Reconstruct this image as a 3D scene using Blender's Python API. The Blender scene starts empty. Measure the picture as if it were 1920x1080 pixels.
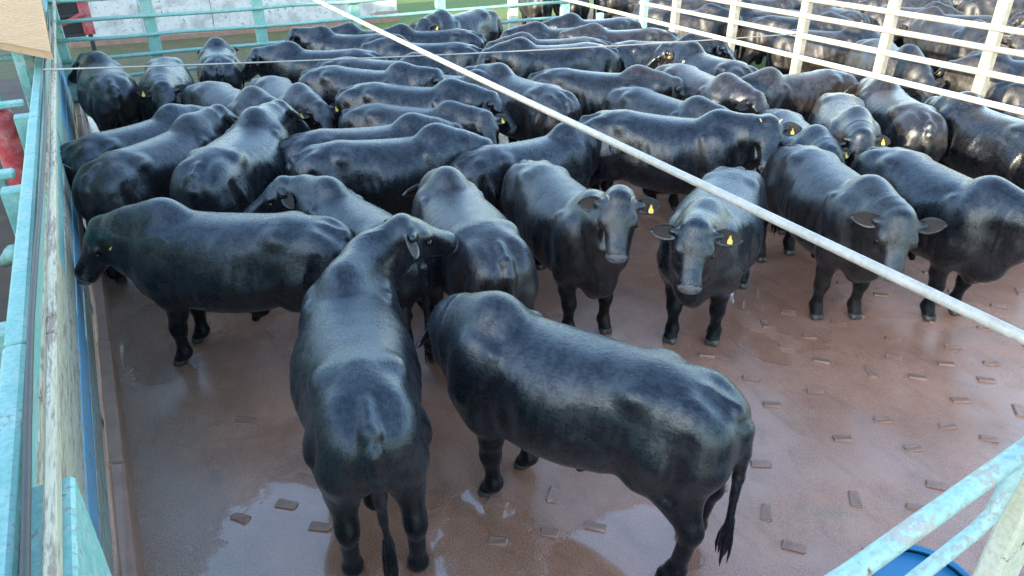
import bpy, math, random
import numpy as np
R = math.radians
random.seed(7)

# ------------------------------------------------------------------ camera, sky, sun, exposure
scene = bpy.context.scene
COL = scene.collection
cam_data = bpy.data.cameras.new('camera')
cam_data.sensor_width = 36.0
cam_data.lens = 25.97
cam_data.clip_start = 0.05
cam_data.clip_end = 3000
cam = bpy.data.objects.new('camera', cam_data)
COL.objects.link(cam)
cam.location = (0, 0, 3.75)
cam.rotation_euler = (R(90 - 28.7), 0, R(-28.5))
scene.camera = cam

SUN_EL, SUN_AZ = 13.0, 250.0           # low evening sun behind the camera to the left (compass from +Y)
world = bpy.data.worlds.new('World')
scene.world = world
world.use_nodes = True
wn = world.node_tree
sky = wn.nodes.new('ShaderNodeTexSky')
sky.sky_type = 'NISHITA'
sky.sun_disc = False
sky.sun_elevation = R(SUN_EL)
sky.sun_rotation = R(SUN_AZ)
sky.air_density = 1.0
sky.dust_density = .8
sky.ozone_density = 1.2
bg = wn.nodes['Background']
bg.inputs['Strength'].default_value = 0.15
wn.links.new(sky.outputs[0], bg.inputs[0])

sun_d = bpy.data.lights.new('sun', 'SUN')
sun_d.energy = 2.6
sun_d.angle = R(0.6)
sun_d.color = (1.0, 0.79, 0.55)
sun = bpy.data.objects.new('sun', sun_d)
COL.objects.link(sun)
sun.rotation_euler = (R(90 - SUN_EL), 0, R(180 - SUN_AZ))
sun.location = (-20, -8, 12)

scene.view_settings.view_transform = 'Standard'
scene.view_settings.look = 'None'
scene.view_settings.exposure = 2.65
scene.view_settings.gamma = 1.0

# ------------------------------------------------------------------ materials
class NT:
    def __init__(s, name):
        s.m = bpy.data.materials.new(name); s.m.use_nodes = True
        s.t = s.m.node_tree; s.b = s.t.nodes['Principled BSDF']
        s.tc = s.t.nodes.new('ShaderNodeTexCoord')
    def n(s, kind, **kw):
        o = s.t.nodes.new('ShaderNode' + kind)
        for k, v in kw.items(): setattr(o, k, v)
        return o
    def l(s, a, b): s.t.links.new(a, b)
    def noise(s, scale, detail=4, rough=.55, vec=None, dist=0.0, stretch=None, coord='Object'):
        o = s.n('TexNoise'); o.inputs['Scale'].default_value = scale
        o.inputs['Detail'].default_value = detail; o.inputs['Roughness'].default_value = rough
        o.inputs['Distortion'].default_value = dist
        src = vec or s.tc.outputs[coord]
        if stretch:
            mp = s.n('Mapping'); mp.inputs['Scale'].default_value = stretch
            s.l(src, mp.inputs[0]); src = mp.outputs[0]
        s.l(src, o.inputs['Vector'])
        return o.outputs['Fac']
    def ramp(s, fac, p0, p1, c0=0.0, c1=1.0):
        o = s.n('MapRange'); o.interpolation_type = 'SMOOTHSTEP'
        o.inputs[1].default_value = p0; o.inputs[2].default_value = p1
        o.inputs[3].default_value = c0; o.inputs[4].default_value = c1
        s.l(fac, o.inputs[0]); return o.outputs[0]
    def mix(s, fac, a, b):
        o = s.n('Mix', data_type='RGBA')
        if isinstance(fac, (int, float)): o.inputs[0].default_value = fac
        else: s.l(fac, o.inputs[0])
        for i, c in ((6, a), (7, b)):
            if isinstance(c, tuple): o.inputs[i].default_value = (*c, 1) if len(c) == 3 else c
            else: s.l(c, o.inputs[i])
        return o.outputs[2]
    def math(s, op, a, b=0.0):
        o = s.n('Math', operation=op)
        for i, v in ((0, a), (1, b)):
            if isinstance(v, (int, float)): o.inputs[i].default_value = v
            else: s.l(v, o.inputs[i])
        return o.outputs[0]
    def bump(s, h, strength, dist=0.01, prev=None):
        o = s.n('Bump'); o.inputs['Strength'].default_value = strength; o.inputs['Distance'].default_value = dist
        s.l(h, o.inputs['Height'])
        if prev: s.l(prev, o.inputs['Normal'])
        return o.outputs[0]
    def put(s, name, v):
        if isinstance(v, (int, float, tuple)):
            s.b.inputs[name].default_value = (*v, 1) if isinstance(v, tuple) and len(v) == 3 else v
        else: s.l(v, s.b.inputs[name])

def simple(name, col, rough=.6, metal=0.0, var=.25, scale=14, bump=.15):
    t = NT(name); f = t.noise(scale)
    d = tuple(c * (1 - var) for c in col); e = tuple(min(1, c * (1 + var)) for c in col)
    t.put('Base Color', t.mix(f, d, e)); t.put('Roughness', rough); t.put('Metallic', metal)
    t.put('Normal', t.bump(t.noise(scale * 5), bump, .004))
    return t.m

def worn(name, paint, under=(.32, .27, .2), rust=(.16, .06, .025), wear=.5, rustiness=.62, stretch=(1, 1, 1), rough=.55, off=0.0):
    """painted timber or steel whose paint has faded and chipped; grain runs along the unstretched axis"""
    t = NT(name)
    mp = t.n('Mapping'); mp.inputs['Location'].default_value = (off, off * .7, off * 1.3)
    t.l(t.tc.outputs['Object'], mp.inputs[0]); v = mp.outputs[0]
    a = t.noise(6, 9, .72, vec=v, stretch=stretch)
    b = t.noise(38, 6, .7, vec=v, stretch=stretch)
    c = t.noise(3.1, 5, .65, vec=v, dist=.4)
    g = t.noise(60, 3, .6, vec=v, stretch=stretch)
    pale = tuple(min(1, x * .7 + .22) for x in paint)
    col = t.mix(t.ramp(a, .4, .68), paint, pale)
    col = t.mix(t.math('MULTIPLY', t.ramp(b, .45, .6), .35), col, tuple(x * .6 for x in paint))
    chips = t.ramp(t.math('ADD', t.math('MULTIPLY', a, .6), t.math('MULTIPLY', b, .4)), 1 - wear - .03, 1 - wear + .05)
    col = t.mix(chips, col, t.mix(g, under, tuple(x * .6 for x in under)))
    r = t.ramp(t.math('ADD', t.math('MULTIPLY', c, .7), t.math('MULTIPLY', g, .3)), rustiness, rustiness + .07)
    col = t.mix(r, col, rust)
    t.put('Base Color', col)
    t.put('Roughness', t.ramp(chips, 0, 1, rough, .85))
    h = t.math('SUBTRACT', t.math('MULTIPLY', g, .5), chips)
    t.put('Normal', t.bump(h, .5, .004))
    return t.m

TEAL = (.20, .46, .40); CREAM = (.66, .62, .47); BLUE = (.05, .25, .46)
M = {}
M['teal'] = worn('teal_paint', TEAL, (.36, .36, .29), wear=.42, rustiness=.61)
M['teal_long'] = worn('teal_board_paint', TEAL, (.42, .38, .28), wear=.44, rustiness=.63, stretch=(3, .25, 3))
M['cream_long'] = worn('cream_board_paint', (.50, .45, .30), (.36, .28, .20), wear=.48, rustiness=.60, stretch=(3, .25, 3), off=3.1)
M['blue_long'] = worn('blue_board_paint', (.12, .36, .50), (.38, .34, .27), wear=.45, rustiness=.62, stretch=(3, .25, 3), off=7.7)
M['sage_long'] = worn('sage_board_paint', (.30, .46, .38), (.40, .34, .25), wear=.52, rustiness=.58, stretch=(3, .25, 3), off=5.2)
M['white_rail'] = worn('cream_white_rail_paint', (.255, .265, .22), (.17, .155, .115), wear=.32, rustiness=.70, off=1.3)
M['white_pipe'] = worn('white_pipe_paint', (.44, .43, .38), (.28, .27, .23), wear=.28, rustiness=.74, rough=.4, off=9.1)
M['rail_near'] = worn('near_rail_paint', (.34, .56, .53), (.56, .55, .46), (.17, .075, .035), wear=.46, rustiness=.62, off=2.2)
M['post_near'] = worn('near_post_paint', (.62, .64, .48), (.45, .42, .3), (.14, .045, .02), wear=.36, rustiness=.58, off=12.2)
M['red'] = worn('red_paint', (.52, .05, .05), (.35, .2, .16), wear=.30, rustiness=.75)
M['cable'] = simple('dark_cable', (.06, .058, .055), .55)
M['wire'] = simple('galvanised_wire', (.42, .40, .36), .45, .6)
M['dark'] = simple('dark_steel_sheet', (.045, .045, .05), .5)
M['blue_plastic'] = simple('blue_plastic', (.02, .17, .34), .32, var=.1, bump=.05)
M['sheet'] = simple('beige_fibre_sheet', (.58, .40, .23), .8, var=.16, scale=5)
M['barn'] = simple('barn_cladding', (.40, .39, .36), .7)  # walls of the shed added out of view for shade
M['barn_roof'] = simple('barn_roof_sheet', (.33, .33, .33), .5)
M['tag'] = simple('yellow_tag_plastic', (.75, .56, .08), .4, var=.06, bump=.02)
M['leaf'] = simple('weed_leaf', (.06, .12, .03), .6)

def coat_mat(name, tint, warm, dusty=.10, rough=0.0):
    t = NT(name)
    oi = t.n('ObjectInfo'); rnd = oi.outputs['Random']
    off = t.n('VectorMath', operation='ADD'); t.l(t.tc.outputs['Object'], off.inputs[0])
    cmb = t.n('CombineXYZ'); t.l(t.math('MULTIPLY', rnd, 37.0), cmb.inputs[0]); t.l(t.math('MULTIPLY', rnd, 11.0), cmb.inputs[1]); t.l(cmb.outputs[0], off.inputs[1])
    v = off.outputs[0]
    big = t.noise(2.2, 4, .6, vec=v); mid = t.noise(8, 5, .65, vec=v, dist=.3)
    streak = t.noise(24, 5, .65, vec=v, stretch=(1.5, 1.2, .28))            # skin lying in vertical pleats
    hair = t.noise(75, 4, .65, vec=v, stretch=(.30, 1, .75)); fine = t.noise(260, 2, .5, vec=v, stretch=(.3, 1, .6))
    f = t.math('ADD', t.math('MULTIPLY', big, .55), t.math('MULTIPLY', mid, .45))
    col = t.mix(t.ramp(f, .38, .66), tint, warm)
    # grey-brown dust caught in the coat, more on some animals than others
    dm = t.math('ADD', t.math('MULTIPLY', mid, .5), t.math('MULTIPLY', hair, .5))
    dust = t.math('MULTIPLY', t.ramp(dm, .44, .66), t.ramp(t.math('ADD', big, t.math('MULTIPLY', t.math('SUBTRACT', rnd, .5), .22)), .44, .66))
    col = t.mix(t.math('MULTIPLY', dust, dusty), col, (.050, .043, .038))
    sp = t.ramp(t.noise(46, 4, .7, vec=v), .62, .70); pt = t.ramp(t.noise(3.3, 3, .6, vec=v), .52, .66)
    col = t.mix(t.math('MULTIPLY', t.math('MULTIPLY', sp, pt), .6), col, (.085, .066, .048))
    t.put('Base Color', col)
    rg = t.math('ADD', t.math('MULTIPLY', mid, .4), t.math('MULTIPLY', t.math('ADD', hair, streak), .3))
    t.put('Roughness', t.math('ADD', t.ramp(rg, .34, .66, .21 + rough, .36 + rough), t.math('MULTIPLY', dust, .12)))
    t.put('IOR', 1.65)
    sl = t.math('MULTIPLY', t.ramp(streak, .3, .7, .8, 1.05), t.ramp(t.math('ADD', t.math('MULTIPLY', hair, .35), t.math('MULTIPLY', mid, .65)), .34, .64, .6, 1.15))
    sz = t.n('SeparateXYZ'); t.l(t.tc.outputs['Object'], sz.inputs[0])
    sl = t.math('MULTIPLY', sl, t.ramp(sz.outputs[2], .35, 1.05, .22, 1.0))      # shine fades from mid body down to the legs
    t.put('Specular IOR Level', t.math('MULTIPLY', sl, .66)); t.put('Specular Tint', (.80, .91, 1.0))
    t.put('Sheen Weight', .05); t.put('Sheen Roughness', .5); t.put('Sheen Tint', (.80, .88, 1.0))
    n = t.bump(big, .15, .05)
    n = t.bump(mid, .2, .012, n)
    n = t.bump(streak, .30, .012, n)
    n = t.bump(hair, .38, .005, n)
    n = t.bump(fine, .5, .003, n)
    t.put('Normal', n)
    return t.m
COATS = [coat_mat('black_coat', (.0022, .0028, .0045), (.0055, .006, .0078)),
         coat_mat('black_coat_brownish', (.0062, .0050, .0048), (.016, .0125, .011), .28, .03),
         coat_mat('black_coat_deep', (.0018, .0022, .0036), (.0045, .005, .0065)),
         coat_mat('black_coat_dusty', (.008, .007, .0065), (.024, .019, .016), .6, .2)]
M['hoof'] = simple('hoof_horn', (.055, .052, .05), .35)
M['muzzle'] = simple('wet_muzzle', (.13, .135, .145), .28, scale=60, bump=.5)
M['eye'] = simple('eye_gloss', (.006, .005, .005), .06, var=.1, bump=0)
M['earin'] = simple('ear_inside_hair', (.030, .022, .020), .75, scale=60, bump=.5)
M['horn'] = simple('horn_tip', (.30, .27, .22), .5)

def floor_mat():
    t = NT('wet_red_concrete')
    c = t.tc.outputs['Object']
    big = t.noise(.55, 5, .6); mid = t.noise(3.2, 6, .62); grit = t.noise(95, 3, .7); g2 = t.noise(38, 4, .7)
    f = t.math('ADD', t.math('MULTIPLY', big, .55), t.math('MULTIPLY', mid, .45))
    col = t.mix(t.ramp(f, .36, .66), (.40, .157, .076), (.545, .265, .162))
    col = t.mix(t.ramp(t.noise(1.3, 5, .65, dist=.6), .56, .70, 0, .55), col, (.20, .14, .085))      # dung film
    # browner band along the foot of the left fence
    sx = t.n('SeparateXYZ'); t.l(c, sx.inputs[0])
    edge = t.ramp(t.math('ADD', sx.outputs[0], t.math('MULTIPLY', mid, 1.1)), .25, 1.0, 1, 0)
    col = t.mix(t.math('MULTIPLY', edge, .75), col, (.24, .17, .11))
    col = t.mix(t.math('MULTIPLY', t.ramp(grit, .48, .60), .6), col, (.56, .42, .36))
    col = t.mix(t.math('MULTIPLY', t.ramp(g2, .60, .70), .5), col, (.10, .07, .055))
    wet = t.ramp(t.noise(.8, 5, .6, dist=.6), .38, .58)
    smear = t.ramp(t.noise(5, 6, .7, dist=1.2, stretch=(1, .35, 1)), .5, .68)
    col = t.mix(t.math('MULTIPLY', smear, .30), col, (.17, .095, .06))
    col = t.mix(t.math('MULTIPLY', wet, .20), col, (.16, .075, .045))
    t.put('Base Color', col)
    # standing water in the slab's low spots: two by the near fence foot, others between the animals
    pud = None
    for (px, py, rx, ry) in ((.55, 3.7, .75, .62), (1.35, 3.05, .5, .35), (5.35, 4.35, .26, .75), (4.75, 4.0, .2, .4), (-.1, 6.7, .5, .7), (1.55, 3.35, .25, .2), (2.2, 2.6, .6, .35)):
        dx = t.math('DIVIDE', t.math('SUBTRACT', sx.outputs[0], px), rx); dy = t.math('DIVIDE', t.math('SUBTRACT', sx.outputs[1], py), ry)
        d = t.math('SQRT', t.math('ADD', t.math('MULTIPLY', dx, dx), t.math('MULTIPLY', dy, dy)))
        d = t.math('ADD', d, t.math('MULTIPLY', t.math('SUBTRACT', mid, .5), 1.5))
        p = t.ramp(d, .85, 1.05, 1, 0)
        pud = p if pud is None else t.math('MAXIMUM', pud, p)
    rough = t.math('MULTIPLY', t.ramp(wet, 0, 1, .32, .10), t.ramp(g2, .3, .7, .8, 1.25))
    rough = t.math('MULTIPLY', rough, t.ramp(pud, 0, 1, 1, .35))
    t.put('Roughness', rough)
    t.put('IOR', 1.5); t.put('Specular IOR Level', .62)
    t.put('Coat Weight', t.math('MAXIMUM', t.math('MULTIPLY', pud, .9), t.math('MULTIPLY', wet, .28))); t.put('Coat Roughness', t.ramp(pud, 0, 1, .17, .04)); t.put('Coat IOR', 1.75)
    dry = t.ramp(pud, 0, 1, 1, .12)
    h = t.math('MULTIPLY', t.math('ADD', grit, t.math('MULTIPLY', g2, .8)), dry)
    b = t.bump(h, .55, .004)
    t.put('Normal', t.bump(t.math('MULTIPLY', mid, dry), .25, .02, b))
    return t.m
M['floor'] = floor_mat()
M['cleat'] = simple('red_concrete_cleat', (.33, .185, .13), .2, var=.45, scale=30, bump=.5)
M['joint'] = simple('joint_dirt', (.24, .13, .085), .6)
M['kerb'] = simple('dirty_concrete_kerb', (.38, .225, .16), .5, var=.4, scale=6, bump=.5)
def ground_mat():
    t = NT('dry_grass_ground')
    a = t.noise(.35, 6, .62); b = t.noise(4, 6, .7); g = t.noise(30, 4, .7)
    col = t.mix(t.ramp(b, .4, .62), (.17, .135, .075), (.10, .125, .040))
    sx = t.n('SeparateXYZ'); t.l(t.tc.outputs['Object'], sx.inputs[0])
    green = t.ramp(t.math('ADD', sx.outputs[0], t.math('MULTIPLY', a, 6)), 6.5, 10.5)
    col = t.mix(green, col, t.mix(g, (.08, .15, .025), (.15, .21, .05)))
    t.put('Base Color', col); t.put('Roughness', .9); t.put('Normal', t.bump(g, .8, .05))
    return t.m
M['ground'] = ground_mat()
M['soil'] = simple('trodden_soil', (.105, .072, .052), .85, var=.4, scale=2.2, bump=.6)
def wall_mat():
    t = NT('peeling_whitewash')
    a = t.noise(2.2, 6, .65); b = t.noise(11, 5, .7, dist=.6); g = t.noise(50, 3, .6)
    col = t.mix(t.ramp(a, .42, .64), (.72, .71, .66), (.50, .50, .46))
    col = t.mix(t.ramp(b, .57, .66), col, (.20, .16, .13))
    col = t.mix(t.ramp(t.noise(.9, 4, .6, stretch=(.4, 1, 2.2)), .60, .66, 0, .7), col, (.30, .13, .09))
    t.put('Base Color', col); t.put('Roughness', .9); t.put('Normal', t.bump(b, .5, .02, t.bump(g, .3, .006)))
    return t.m
M['wall'] = wall_mat()

# ------------------------------------------------------------------ helpers
def tag(o, label=None, cat=None, group=None, kind=None):
    if label: o['label'] = label
    if cat: o['category'] = cat
    if group: o['group'] = group
    if kind: o['kind'] = kind
    return o
def empty(name, loc=(0, 0, 0)):
    o = bpy.data.objects.new(name, None); COL.objects.link(o); o.location = loc
    o.empty_display_size = .1
    return o
def obj_from(name, me, mats, parent=None, loc=None):
    o = bpy.data.objects.new(name, me); COL.objects.link(o)
    for m in (mats if isinstance(mats, (list, tuple)) else [mats]): me.materials.append(m)
    if parent: o.parent = parent
    if loc: o.location = loc
    return o
class MB:
    def __init__(s): s.v = []; s.f = []; s.sm = []
    def add(s, v, f, smooth=False):
        o = len(s.v); s.v += [tuple(map(float, p)) for p in v]; s.f += [tuple(i + o for i in q) for q in f]; s.sm += [smooth] * len(f)
    def box(s, c, size, rot=None, bevel=.006, jit=0.0):
        """box with chamfered edges, centre c, full size, optional 3x3 rotation"""
        hx, hy, hz = (k / 2 for k in size); b = min(bevel, hx * .45, hy * .45, hz * .45)
        v = []
        for sx in (-1, 1):
            for sy in (-1, 1):
                for sz in (-1, 1):
                    v += [(sx * (hx - b), sy * (hy - b), sz * hz), (sx * (hx - b), sy * hy, sz * (hz - b)), (sx * hx, sy * (hy - b), sz * (hz - b))]
        def idx(sx, sy, sz, k): return (((sx > 0) * 2 + (sy > 0)) * 2 + (sz > 0)) * 3 + k
        f = []
        for s_ in (-1, 1):
            f.append([idx(a, b_, s_, 0) for a, b_ in ((-1, -1), (1, -1), (1, 1), (-1, 1))])
            f.append([idx(a, s_, b_, 1) for a, b_ in ((-1, -1), (1, -1), (1, 1), (-1, 1))])
            f.append([idx(s_, a, b_, 2) for a, b_ in ((-1, -1), (1, -1), (1, 1), (-1, 1))])
        for a in (-1, 1):
            for b_ in (-1, 1):
                f.append([idx(-1, a, b_, 0), idx(1, a, b_, 0), idx(1, a, b_, 1), idx(-1, a, b_, 1)])
                f.append([idx(a, -1, b_, 0), idx(a, 1, b_, 0), idx(a, 1, b_, 2), idx(a, -1, b_, 2)])
                f.append([idx(a, b_, -1, 1), idx(a, b_, 1, 1), idx(a, b_, 1, 2), idx(a, b_, -1, 2)])
                for c_ in (-1, 1): f.append([idx(a, b_, c_, k) for k in (0, 1, 2)])
        V = np.array(v)
        if jit: V = V + np.array([[random.uniform(-jit, jit) for _ in range(3)] for _ in v])
        if rot is not None: V = V @ np.array(rot).T
        s.add(V + np.array(c), f)
    def tube(s, pts, rad, n=12, caps=True, flat=1.0):
        pts = [np.array(p, float) for p in pts]
        rad = rad if isinstance(rad, (list, tuple)) else [rad] * len(pts)
        rings = []; up = None
        for i, p in enumerate(pts):
            d = pts[min(i + 1, len(pts) - 1)] - pts[max(i - 1, 0)]; d /= np.linalg.norm(d)
            if up is None: up = np.array([0, 0, 1.]) if abs(d[2]) < .9 else np.array([1., 0, 0])
            a = np.cross(d, up); a /= np.linalg.norm(a); b = np.cross(a, d); up = b
            rings.append([p + rad[i] * (math.cos(2 * math.pi * k / n) * a + flat * math.sin(2 * math.pi * k / n) * b) for k in range(n)])
        v = [q for r in rings for q in r]; f = []
        for i in range(len(rings) - 1):
            for k in range(n): f.append((i * n + k, i * n + (k + 1) % n, (i + 1) * n + (k + 1) % n, (i + 1) * n + k))
        if caps: f += [tuple(range(n - 1, -1, -1)), tuple((len(rings) - 1) * n + k for k in range(n))]
        s.add(v, f, True)
    def mesh(s, name):
        me = bpy.data.meshes.new(name); me.from_pydata(s.v, [], s.f); me.update()
        import bmesh
        bm = bmesh.new(); bm.from_mesh(me); bmesh.ops.recalc_face_normals(bm, faces=bm.faces); bm.to_mesh(me); bm.free()
        if any(s.sm): me.polygons.foreach_set('use_smooth', s.sm)
        return me
    def build(s, name, mats, parent=None, loc=None): return obj_from(name, s.mesh(name), mats, parent, loc)
def box_obj(name, c, size, mat, parent=None, **kw):
    m = MB(); m.box(c, size, **kw); return m.build(name, mat, parent)
def tube_obj(name, pts, rad, mat, parent=None, **kw):
    m = MB(); m.tube(pts, rad, **kw); return m.build(name, mat, parent)
def rotz(a): c, s = math.cos(a), math.sin(a); return [[c, -s, 0], [s, c, 0], [0, 0, 1]]
def grid_obj(name, x0, x1, y0, y1, z, step, mat, fn=None):
    nx, ny = max(1, int((x1 - x0) / step)), max(1, int((y1 - y0) / step))
    xs, ys = np.linspace(x0, x1, nx + 1), np.linspace(y0, y1, ny + 1)
    m = MB(); m.add([(x, y, z + (fn(x, y) if fn else 0)) for y in ys for x in xs],
                    [(j * (nx + 1) + i, j * (nx + 1) + i + 1, (j + 1) * (nx + 1) + i + 1, (j + 1) * (nx + 1) + i) for j in range(ny) for i in range(nx)], True)
    return m.build(name, mat)

# ------------------------------------------------------------------ setting
FX, RX, BY, NY = -.60, 9.70, 15.30, .85        # left, right, back and near fence lines
def bumps(x, y): return .05 * math.sin(x * .7 + 1) * math.cos(y * .5) + .03 * math.sin(x * 1.9 + y * 1.3)
g = grid_obj('ground', -900, 900, -900, 900, -.09, 100, M['ground']); tag(g, kind='structure')
g = grid_obj('soil', RX + .3, 34, -8, 22, -.06, 1.0, M['soil'], bumps); tag(g, kind='structure')
g = grid_obj('alley', -5.2, FX - .2, -8, 20, -.07, 1.0, M['soil'], bumps); tag(g, kind='structure')
slab = grid_obj('floor', FX - .15, RX + .25, -.6, BY + .2, 0, .5, M['floor']); tag(slab, 'wet reddish concrete floor of the pen with cast cleats', kind='structure')
# raised cleats: rectangular anti-slip blocks
CLEATS = [(5.05,3.5),(5.3,3.17),(5.58,2.93),(5.99,2.94),(6.29,3.08),(5.66,3.22),(5.93,3.43),(4.97,3.83),(6.58,2.45),(6.07,2.62),(5.6,2.55),(5.89,2.23),(5.2,2.39),(4.81,2.68),(4.73,2.35),(4.35,2.68),(4.64,3.2),(4.52,2.01),(4.2,1.94),(5.34,2.14),(6.87,3.14),(7.4,3.33),(6.57,3.5),(6.95,2.75),(6.4,2.0),(6.0,1.8),(5.4,1.75),(4.9,1.6),
          (.12,4.05),(.42,4.03),(.57,3.72),(1.7,3.35),(2.08,3.23),(1.88,2.95),(1.55,3.05),(2.18,2.85),(7.2,2.4),(7.6,2.9),(7.9,3.4),(8.3,3.0),(7.9,2.3),(3.9,2.2),(3.6,1.8),(3.2,2.1),(6.0,3.9),(4.3,3.6),(3.4,3.3),(3.1,4.4),(2.8,3.9),(8.6,3.9),(4.0,5.4),(.9,4.75),(.35,5.1)]
cleat_me = []
for k in range(4):
    m = MB(); m.box((0, 0, -.002), (.125 + .013 * k, .064 + .007 * (k % 2), .030), bevel=.0135, jit=.007)
    cleat_me.append(m.mesh('cleat')); cleat_me[-1].materials.append(M['cleat'])
rc = random.Random(3)
for i in range(15):
    for j in range(8):
        x, y = 3.1 + i * .44 + .2 * (j % 2) + rc.uniform(-.06, .06), 1.15 + j * .40 + .06 * i + rc.uniform(-.05, .05)
        if x < 9.2 and rc.random() < .8 and min((x - a) ** 2 + (y - c) ** 2 for a, c in CLEATS) > .085: CLEATS.append((x, y))
for (x, y) in CLEATS:
    o = bpy.data.objects.new('cleat', rc.choice(cleat_me)); COL.objects.link(o); o.parent = slab
    o.location = (x, y, .002); o.rotation_euler = (0, 0, R(rc.choice((-42, -42, -42, -42, 48)) + rc.uniform(-10, 10)))
# kerb under the left fence, cast in lengths
kerb = empty('kerb', (0, 0, 0)); tag(kerb, 'low dirty concrete kerb along the foot of the plank fence', kind='structure')
y = -.6
while y < BY:
    L = 1.9 + rc.uniform(-.2, .2); L = min(L, BY - y)
    box_obj('kerb_stone', (-.535, y + L / 2, .12), (.10, L - .012, .42), M['kerb'], kerb, bevel=.02, jit=.006)
    y += L

# ---- left plank fence
lf = empty('plank_fence', (FX, 7, 0)); tag(lf, 'weathered turquoise plank fence along the left side of the pen', 'fence')
def put(o): o.parent = lf; o.location = (-FX, -7, 0); return o
pm = ['sage_long', 'blue_long', 'cream_long', 'teal_long', 'cream_long', 'teal_long']
for i in range(6):
    z = .47 + i * .268; y = -.6 + (i % 2) * -.9
    while y < BY - .1:
        L = min(rc.uniform(3.4, 4.2), BY - y)
        mm = M[pm[i]] if rc.random() < .72 else M[rc.choice(pm)]
        o = box_obj('plank', (FX - .02 + rc.uniform(-.006, .006), y + L / 2, z), (.036, L - .015, .246 + rc.uniform(-.01, .008)), mm, rot=None, bevel=.006, jit=.004)
        put(o); y += L
for y in (.2, 3.6, 5.6, 7.6, 9.6, 11.6, 13.6, 15.2): put(box_obj('post', (FX - .11, y, .99), (.13, .13, 2.0), M['teal'], bevel=.01))
put(box_obj('post', (FX + .12, 2.12, 1.02), (.16, .50, 1.96), M['teal'], bevel=.012))
for y0, y1 in ((-.6, 3.3), (3.31, 7.2), (7.21, 11.1), (11.11, 15.3)):
    put(box_obj('top_rail', (-.455, (y0 + y1) / 2, 2.035), (.042, y1 - y0 - .006, .06), M['cream_long'], bevel=.01, jit=.002))
    put(box_obj('outer_rail', (-.595, (y0 + y1) / 2, 2.02), (.085, y1 - y0 - .006, .07), M['teal'], bevel=.014, jit=.002))
for y in (1.0, 2.55, 3.85, 5.9, 8.0, 10.4): put(box_obj('bracket', (-.92, y, 2.0), (.44, .10, .055), M['teal'], bevel=.012, rot=rotz(R(rc.uniform(-6, 6)))))
put(box_obj('walkway_rail', (-1.16, 7.2, 1.98), (.09, 15.4, .06), M['teal'], bevel=.012))
put(tube_obj('brace', [(-.66, 4.5, 1.98), (-.98, 6.2, 1.25)], .045, M['teal'], n=10))
put(tube_obj('brace', [(-.66, 1.6, 1.98), (-.98, 3.0, 1.1)], .045, M['teal'], n=10))
cb = tube_obj('cable', [(-.515 + .012 * math.sin(k * .9), -.6 + k * .8, 2.075 + .006 * math.sin(k * 1.7)) for k in range(19)], .014, M['cable'], n=8)
tag(cb, 'dark cable lying along the top of the left plank fence', 'cable')

# ---- back fence of teal posts and rails
bf = empty('back_rail_fence', (4.5, BY, 0)); tag(bf, 'thin turquoise rail fence across the far end of the pen', 'fence')
def putb(o): o.parent = bf; o.location = (-4.5, -BY, 0); return o
for i, x in enumerate((-.55, .93, 2.83, 4.70, 6.58, 8.33, 9.7)):
    putb(box_obj('post', (x, BY, 1.2), (.20, .14, 2.4), M['teal'] if i != 5 else M['post_near'], bevel=.012))
for z in (.38, .72, 1.05, 1.38, 1.70, 2.02, 2.3):
    putb(tube_obj('rail', [(-.6 + k * 1.03, BY - .10, z + rc.uniform(-.012, .012)) for k in range(11)], (.034 if z > .5 else .03), M['teal'], n=8))

# ---- right fence of cream posts and flat rails
rf = empty('cream_rail_fence', (RX, 8, 0)); tag(rf, 'sunlit cream painted rail fence along the right side of the pen', 'fence')
def putr(o): o.parent = rf; o.location = (-RX, -8, 0); return o
for y in (1.0, 2.5, 4.0, 5.47, 6.93, 8.41, 9.92, 11.44): putr(box_obj('post', (RX + .02, y, 1.3), (.135, .13, 2.6), M['white_rail'], bevel=.014))
for y in (12.40, 13.9): putr(box_obj('post', (RX + .02, y, 1.25 if y < 13 else .65), (.13, .13, 2.5 if y < 13 else 1.3), M['teal'], bevel=.014))
for z in (2.22, 1.98, 1.69):
    for y0, y1 in ((.9, 4.7), (4.71, 8.41), (8.42, 12.42)):
        putr(box_obj('rail', (RX - .09, (y0 + y1) / 2, z), (.055, y1 - y0, .072), M['white_rail'], bevel=.012, jit=.004))
for z in (.96, .70, .48, .25):
    for y0, y1 in ((.9, 6.9), (6.91, 15.2)):
        putr(box_obj('rail', (RX - .09, (y0 + y1) / 2, z), (.055, y1 - y0, .07), M['white_rail'], bevel=.012, jit=.004))

# ---- near fence corner under the camera
nf = empty('near_rail_fence', (4.5, NY, 0)); tag(nf, 'turquoise steel rail fence with rusty cream post at the near corner', 'fence')
def putn(o): o.parent = nf; o.location = (-4.5, -NY, 0); return o
putn(tube_obj('top_rail', [(1.0, NY, 1.90), (1.59, NY, 1.955), (2.1, NY, 2.05), (2.46, NY, 2.115)], .034, M['rail_near'], n=14))
putn(tube_obj('arched_rail', [(1.3, NY + .005, 1.50), (2.0, NY + .005, 1.70), (2.30, NY + .005, 1.775), (2.37, NY + .005, 1.82), (2.395, NY + .005, 1.93), (2.40, NY + .005, 2.07)], .026, M['rail_near'], n=12))
putn(tube_obj('rail', [(1.2, NY + .005, 1.15), (2.45, NY + .005, 1.28)], .026, M['rail_near'], n=12))
putn(tube_obj('rail', [(1.2, NY + .005, .7), (2.45, NY + .005, .74)], .026, M['rail_near'], n=12))
putn(box_obj('post', (2.55, NY - .02, 1.1), (.19, .08, 2.2), M['post_near'], bevel=.012))
putn(box_obj('post', (1.0, NY - .02, .98), (.09, .09, 1.96), M['rail_near'], bevel=.012))
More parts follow.
